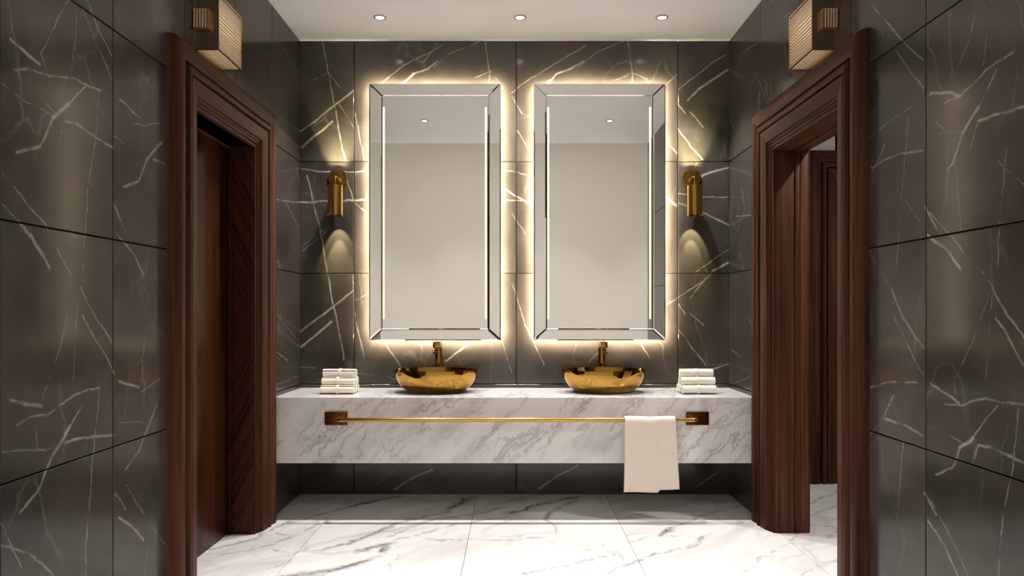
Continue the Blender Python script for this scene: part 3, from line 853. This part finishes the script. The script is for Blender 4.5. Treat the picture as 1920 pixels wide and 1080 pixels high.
def downlight(x, y, z, power, label, group, size=120, blend=0.5, rad=0.03, col=NEUTRAL):
    root = tag(empty('downlight', (x, y, z)), label, 'downlight', group)
    bm = bmesh.new(); lathe(bm, [(0.026, -0.004), (0.030, -0.0065), (0.037, -0.004), (0.0375, 0.0)], n=32, cap=False)
    lathe(bm, [(0.026, -0.004), (0.0255, -0.0005)], n=32, cap=False)
    autosmooth(obj('trim_ring', bm, M_TRIM, root))
    bm = bmesh.new(); lathe(bm, [(0.0255, -0.0015), (0.0250, -0.0005)], n=32)
    obj('lens', bm, M_LAMP, root)
    spot('spot', (x, y, z-.012), power, size, blend, col, rad=rad, parent=root)
for x, nm in ((-0.80, 'left'), (0.042, 'middle'), (0.894, 'right')):
    downlight(x, 4.10, H, P_ROW1, f'small round recessed ceiling downlight, the {nm} one of the three in view', 'ceiling downlights over the counter', size=92, blend=0.6)
for x, nm in ((-0.82, 'left'), (0.042, 'middle'), (0.894, 'right')):
    downlight(x, 2.47, H, P_ROW2, f'recessed ceiling downlight in mid room on the {nm}, seen only in a mirror', 'ceiling downlights in the middle of the room', size=42, blend=0.7, rad=0.04)
for x, nm in ((-2.1, 'far left'), (-0.7, 'left'), (0.7, 'right'), (2.1, 'far right')):
    downlight(x, -0.25, HH, P_HALLSPOT, f'added unseen fill downlight in the hall ceiling on the {nm}, behind the viewer', 'added hall fill downlights', size=74, blend=0.8, rad=0.06)  # unseen spots added so that floor bounce brightens the hall's far wall
# unseen glowing panel, added as soft fill light for the hall
pan = tag(empty('added_fill_panel', (0, 0.75, HH)), 'added wide fill light panel in the hall ceiling, unseen behind the viewer', 'added fill light')
rel(obj('fill_panel_frame', BM((-1.85, 1.85, 0.20, 0.24, HH-.03, HH), (-1.85, 1.85, 1.26, 1.30, HH-.03, HH), (-1.85, -1.81, 0.24, 1.26, HH-.03, HH), (1.81, 1.85, 0.24, 1.26, HH-.03, HH)), M_TRIM), pan)
rel(obj('fill_panel_diffuser', BM((-1.81, 1.81, 0.24, 1.26, HH-.012, HH-.004)), M_PANEL), pan)
al = bpy.data.lights.new('fill_panel_light', 'AREA'); al.shape = 'RECTANGLE'; al.size = 3.6; al.size_y = 1.0; al.energy = P_HALL; al.color = NEUTRAL
alo = bpy.data.objects.new('fill_panel_light', al); COL.objects.link(alo); alo.parent = pan; alo.location = (0, 0, -.035)
downlight(2.25, 2.95, H, P_SIDE, 'added unseen fill downlight in the side room beyond the open doorway', None, size=150, blend=0.6, rad=0.05)  # unseen lamp added where its light reaches the doorway jamb

def sconce(xd, xc, label):
    zc = 2.064
    root = tag(empty('wall_sconce', (xd, YB, zc)), label, 'wall lamp', 'brass cylinder sconces beside the mirrors')
    bm = bmesh.new(); lathe(bm, [(0.062, 0.0), (0.062, -0.010), (0.060, -0.013), (0.035, -0.0135), (0.034, -0.016), (0.004, -0.017)], n=48, axis='y')
    autosmooth(obj('back_plate', bm, M_BRASS, root))
    dx = xc-xd; yc = -0.098
    bm = bmesh.new()
    tube(bm, [(0, -.010, 0), (dx*.3, -.05, 0.0), (dx*.8, -.085, -.003), (dx, yc, -.014), (dx, yc, -.050), (dx, yc, -.085)], 0.0036, 12)
    autosmooth(obj('arm', bm, M_BAR, root), 60)
    # hollow shade with a scalloped lower rim
    bm = bmesh.new()
    n = 96; top, bot = -0.067, -0.261
    rings = []
    for (r, z, sc) in ((0.0482, top, 0), (0.0485, top-.003, 0), (0.0485, bot+.02, 0), (0.0485, bot, 1), (0.0462, bot, 1), (0.0462, bot+.02, 0), (0.0462, top, 0)):
        ring = []
        for i in range(n):
            a = 2*PI*i/n
            zz = z + (0.009*(1-abs(math.sin(a*8))) if sc else 0)
            ring.append(bm.verts.new((dx + r*math.cos(a), yc + r*math.sin(a), zz)))
        rings.append(ring)
    rings.append(rings[0])
    for a, b in zip(rings, rings[1:]):
        for i in range(n): bm.faces.new((a[i], a[(i+1) % n], b[(i+1) % n], b[i]))
    sh = autosmooth(obj('shade', bm, M_BRASS, root), 40)
    bm = bmesh.new(); lathe(bm, [(0.046, -0.160), (0.046, -0.168)], n=32, cx=dx, cy=yc)
    obj('lamp_holder', bm, M_BRASS, root)
    for d, nm in ((1, 'bulb'), (-1, 'bulb')):
        bm = bmesh.new(); lathe(bm, [(0.012, d*.004), (0.016, d*.010), (0.014, d*.022), (0.006, d*.028)], n=16, cx=dx, cy=yc, cz=-0.164 + (0.0 if d > 0 else 0))
        autosmooth(obj(nm, bm, M_SBULB, root), 60)
    X, Y = xd+dx, YB+yc+.010
    t = lambda d: math.tan(math.radians(d))
    for (zl, dz, aim, side, size, bl, p) in ((zc-.060, 1, 18, 12, 30, 0.8, 1.0), (zc-.060, 1, 18, -12, 30, 0.8, 1.0),
                                             (zc-.060, 1, 19, 0, 34, 0.9, 1.2),
                                             (zc-.262, -1, 16, 0, 36, 0.6, 0.42), (zc-.262, -1, 24, 0, 56, 0.35, 0.2)):
        spot('sconce_beam', (X, Y, zl), P_SCONCE*p, size, bl, (1.0, 0.90, 0.52), (t(side), t(aim), dz), 0.022 if dz > 0 else 0.004, root)
sconce((633-VX)*4.445/F, (629-VX)*4.36/F, 'brass cylinder wall sconce on a round plate left of the left mirror')
sconce((1297-VX)*4.445/F, (1302.5-VX)*4.36/F, 'brass cylinder wall sconce on a round plate right of the right mirror')

# ------------------------------------------------------------------ ribbed glass lanterns above the doors
def lantern(X, sgn, label):
    """X wall plane, sgn +1 when it sticks out towards +x"""
    ya, yb = 2.984, 3.235
    z0, z1 = CH+1.146, CH+1.394
    pr = 0.104
    root = tag(empty('box_lantern', (X, (ya+yb)/2, z0)), label, 'wall lamp', 'ribbed glass lanterns over the doors')
    def sb(a, b, *r): x0, x1 = sorted((X+sgn*a, X+sgn*b)); return (x0, x1, *r)
    def add(nm, bm, m, sm=False):
        o = rel(obj(nm, bm, m), root)
        if sm: autosmooth(o, 50)
        return o
    add('end_plate', BM(sb(0.004, pr, ya, ya+.006, z0, z1), bev=0.0008), M_BRONZE)
    add('end_plate', BM(sb(0.004, pr, yb-.006, yb, z0, z1), bev=0.0008), M_NICKEL)
    add('wall_plate', BM(sb(0, 0.004, ya, yb, z0, z1)), M_NICKEL)
    y0, y1 = ya+.0062, yb-.0062
    # front and bottom and top panes made of rods side by side
    def ribs(pts, nm):
        bm = bmesh.new()
        n = 10
        (a0, h0), (a1, h1) = pts
        L = math.hypot(a1-a0, h1-h0); cnt = max(2, int(round(L/0.0150))); r = L/cnt/2
        for i in range(cnt):
            t = (i+.5)/cnt; a = a0+(a1-a0)*t; h = h0+(h1-h0)*t
            rings = []
            for yy in (y0, y1):
                rings.append([bm.verts.new((X+sgn*(a+r*.76*math.cos(2*PI*q/n)), yy, h+r*.76*math.sin(2*PI*q/n))) for q in range(n)])
            for q in range(n): bm.faces.new((rings[0][q], rings[0][(q+1) % n], rings[1][(q+1) % n], rings[1][q]))
            bm.faces.new(rings[0][::-1]); bm.faces.new(rings[1])
        add(nm, bm, M_GLASS, True)
    ribs(((pr-.008, z0+.006), (pr-.008, z1-.006)), 'ribbed_pane')
    ribs(((0.010, z0+.008), (pr-.016, z0+.008)), 'ribbed_pane')
    ribs(((0.010, z1-.008), (pr-.016, z1-.008)), 'ribbed_pane')
    add('corner_bar', BM(sb(pr-.004, pr, ya+.006, yb-.006, z0, z0+.004)), M_NICKEL)
    add('corner_bar', BM(sb(pr-.004, pr, ya+.006, yb-.006, z1-.004, z1)), M_NICKEL)
    add('inner_reflector', BM(sb(0.004, 0.008, y0, y1, z0+.02, z1-.02)), M_BRONZE)
    bm = bmesh.new(); lathe(bm, [(0.004, y0+.02), (0.006, y0+.03), (0.006, y1-.012), (0.004, y1-.008)], n=16, axis='y', cx=X+sgn*.045, cz=(z0+z1)/2+.03)
    add('bulb', bm, M_BULB, True)
    # fluted wall bracket in front of the near plate
    bm = bmesh.new()
    zc = CH + 1.275; hh = 0.041
    prof = [(0.0, 0.0)]
    for i in range(5):
        a = 0.004 + i*.0125
        prof += [(a+.001, -.026), (a+.006, -.0248), (a+.0115, -.026)]
    prof += [(0.067, -.026), (0.067, 0.0)]
    A = [bm.verts.new((X+sgn*a, ya+d, zc-hh)) for a, d in prof]; B = [bm.verts.new((X+sgn*a, ya+d, zc+hh)) for a, d in prof]
    for i in range(len(prof)):
        j = (i+1) % len(prof); bm.faces.new((A[i], A[j], B[j], B[i]))
    bm.faces.new(A[::-1]); bm.faces.new(B)
    add('bracket', bm, M_SATIN)
lantern(XL, 1, 'square ribbed glass wall lantern above the closed door on the left wall')
lantern(XR, -1, 'square ribbed glass wall lantern above the open doorway on the right wall')
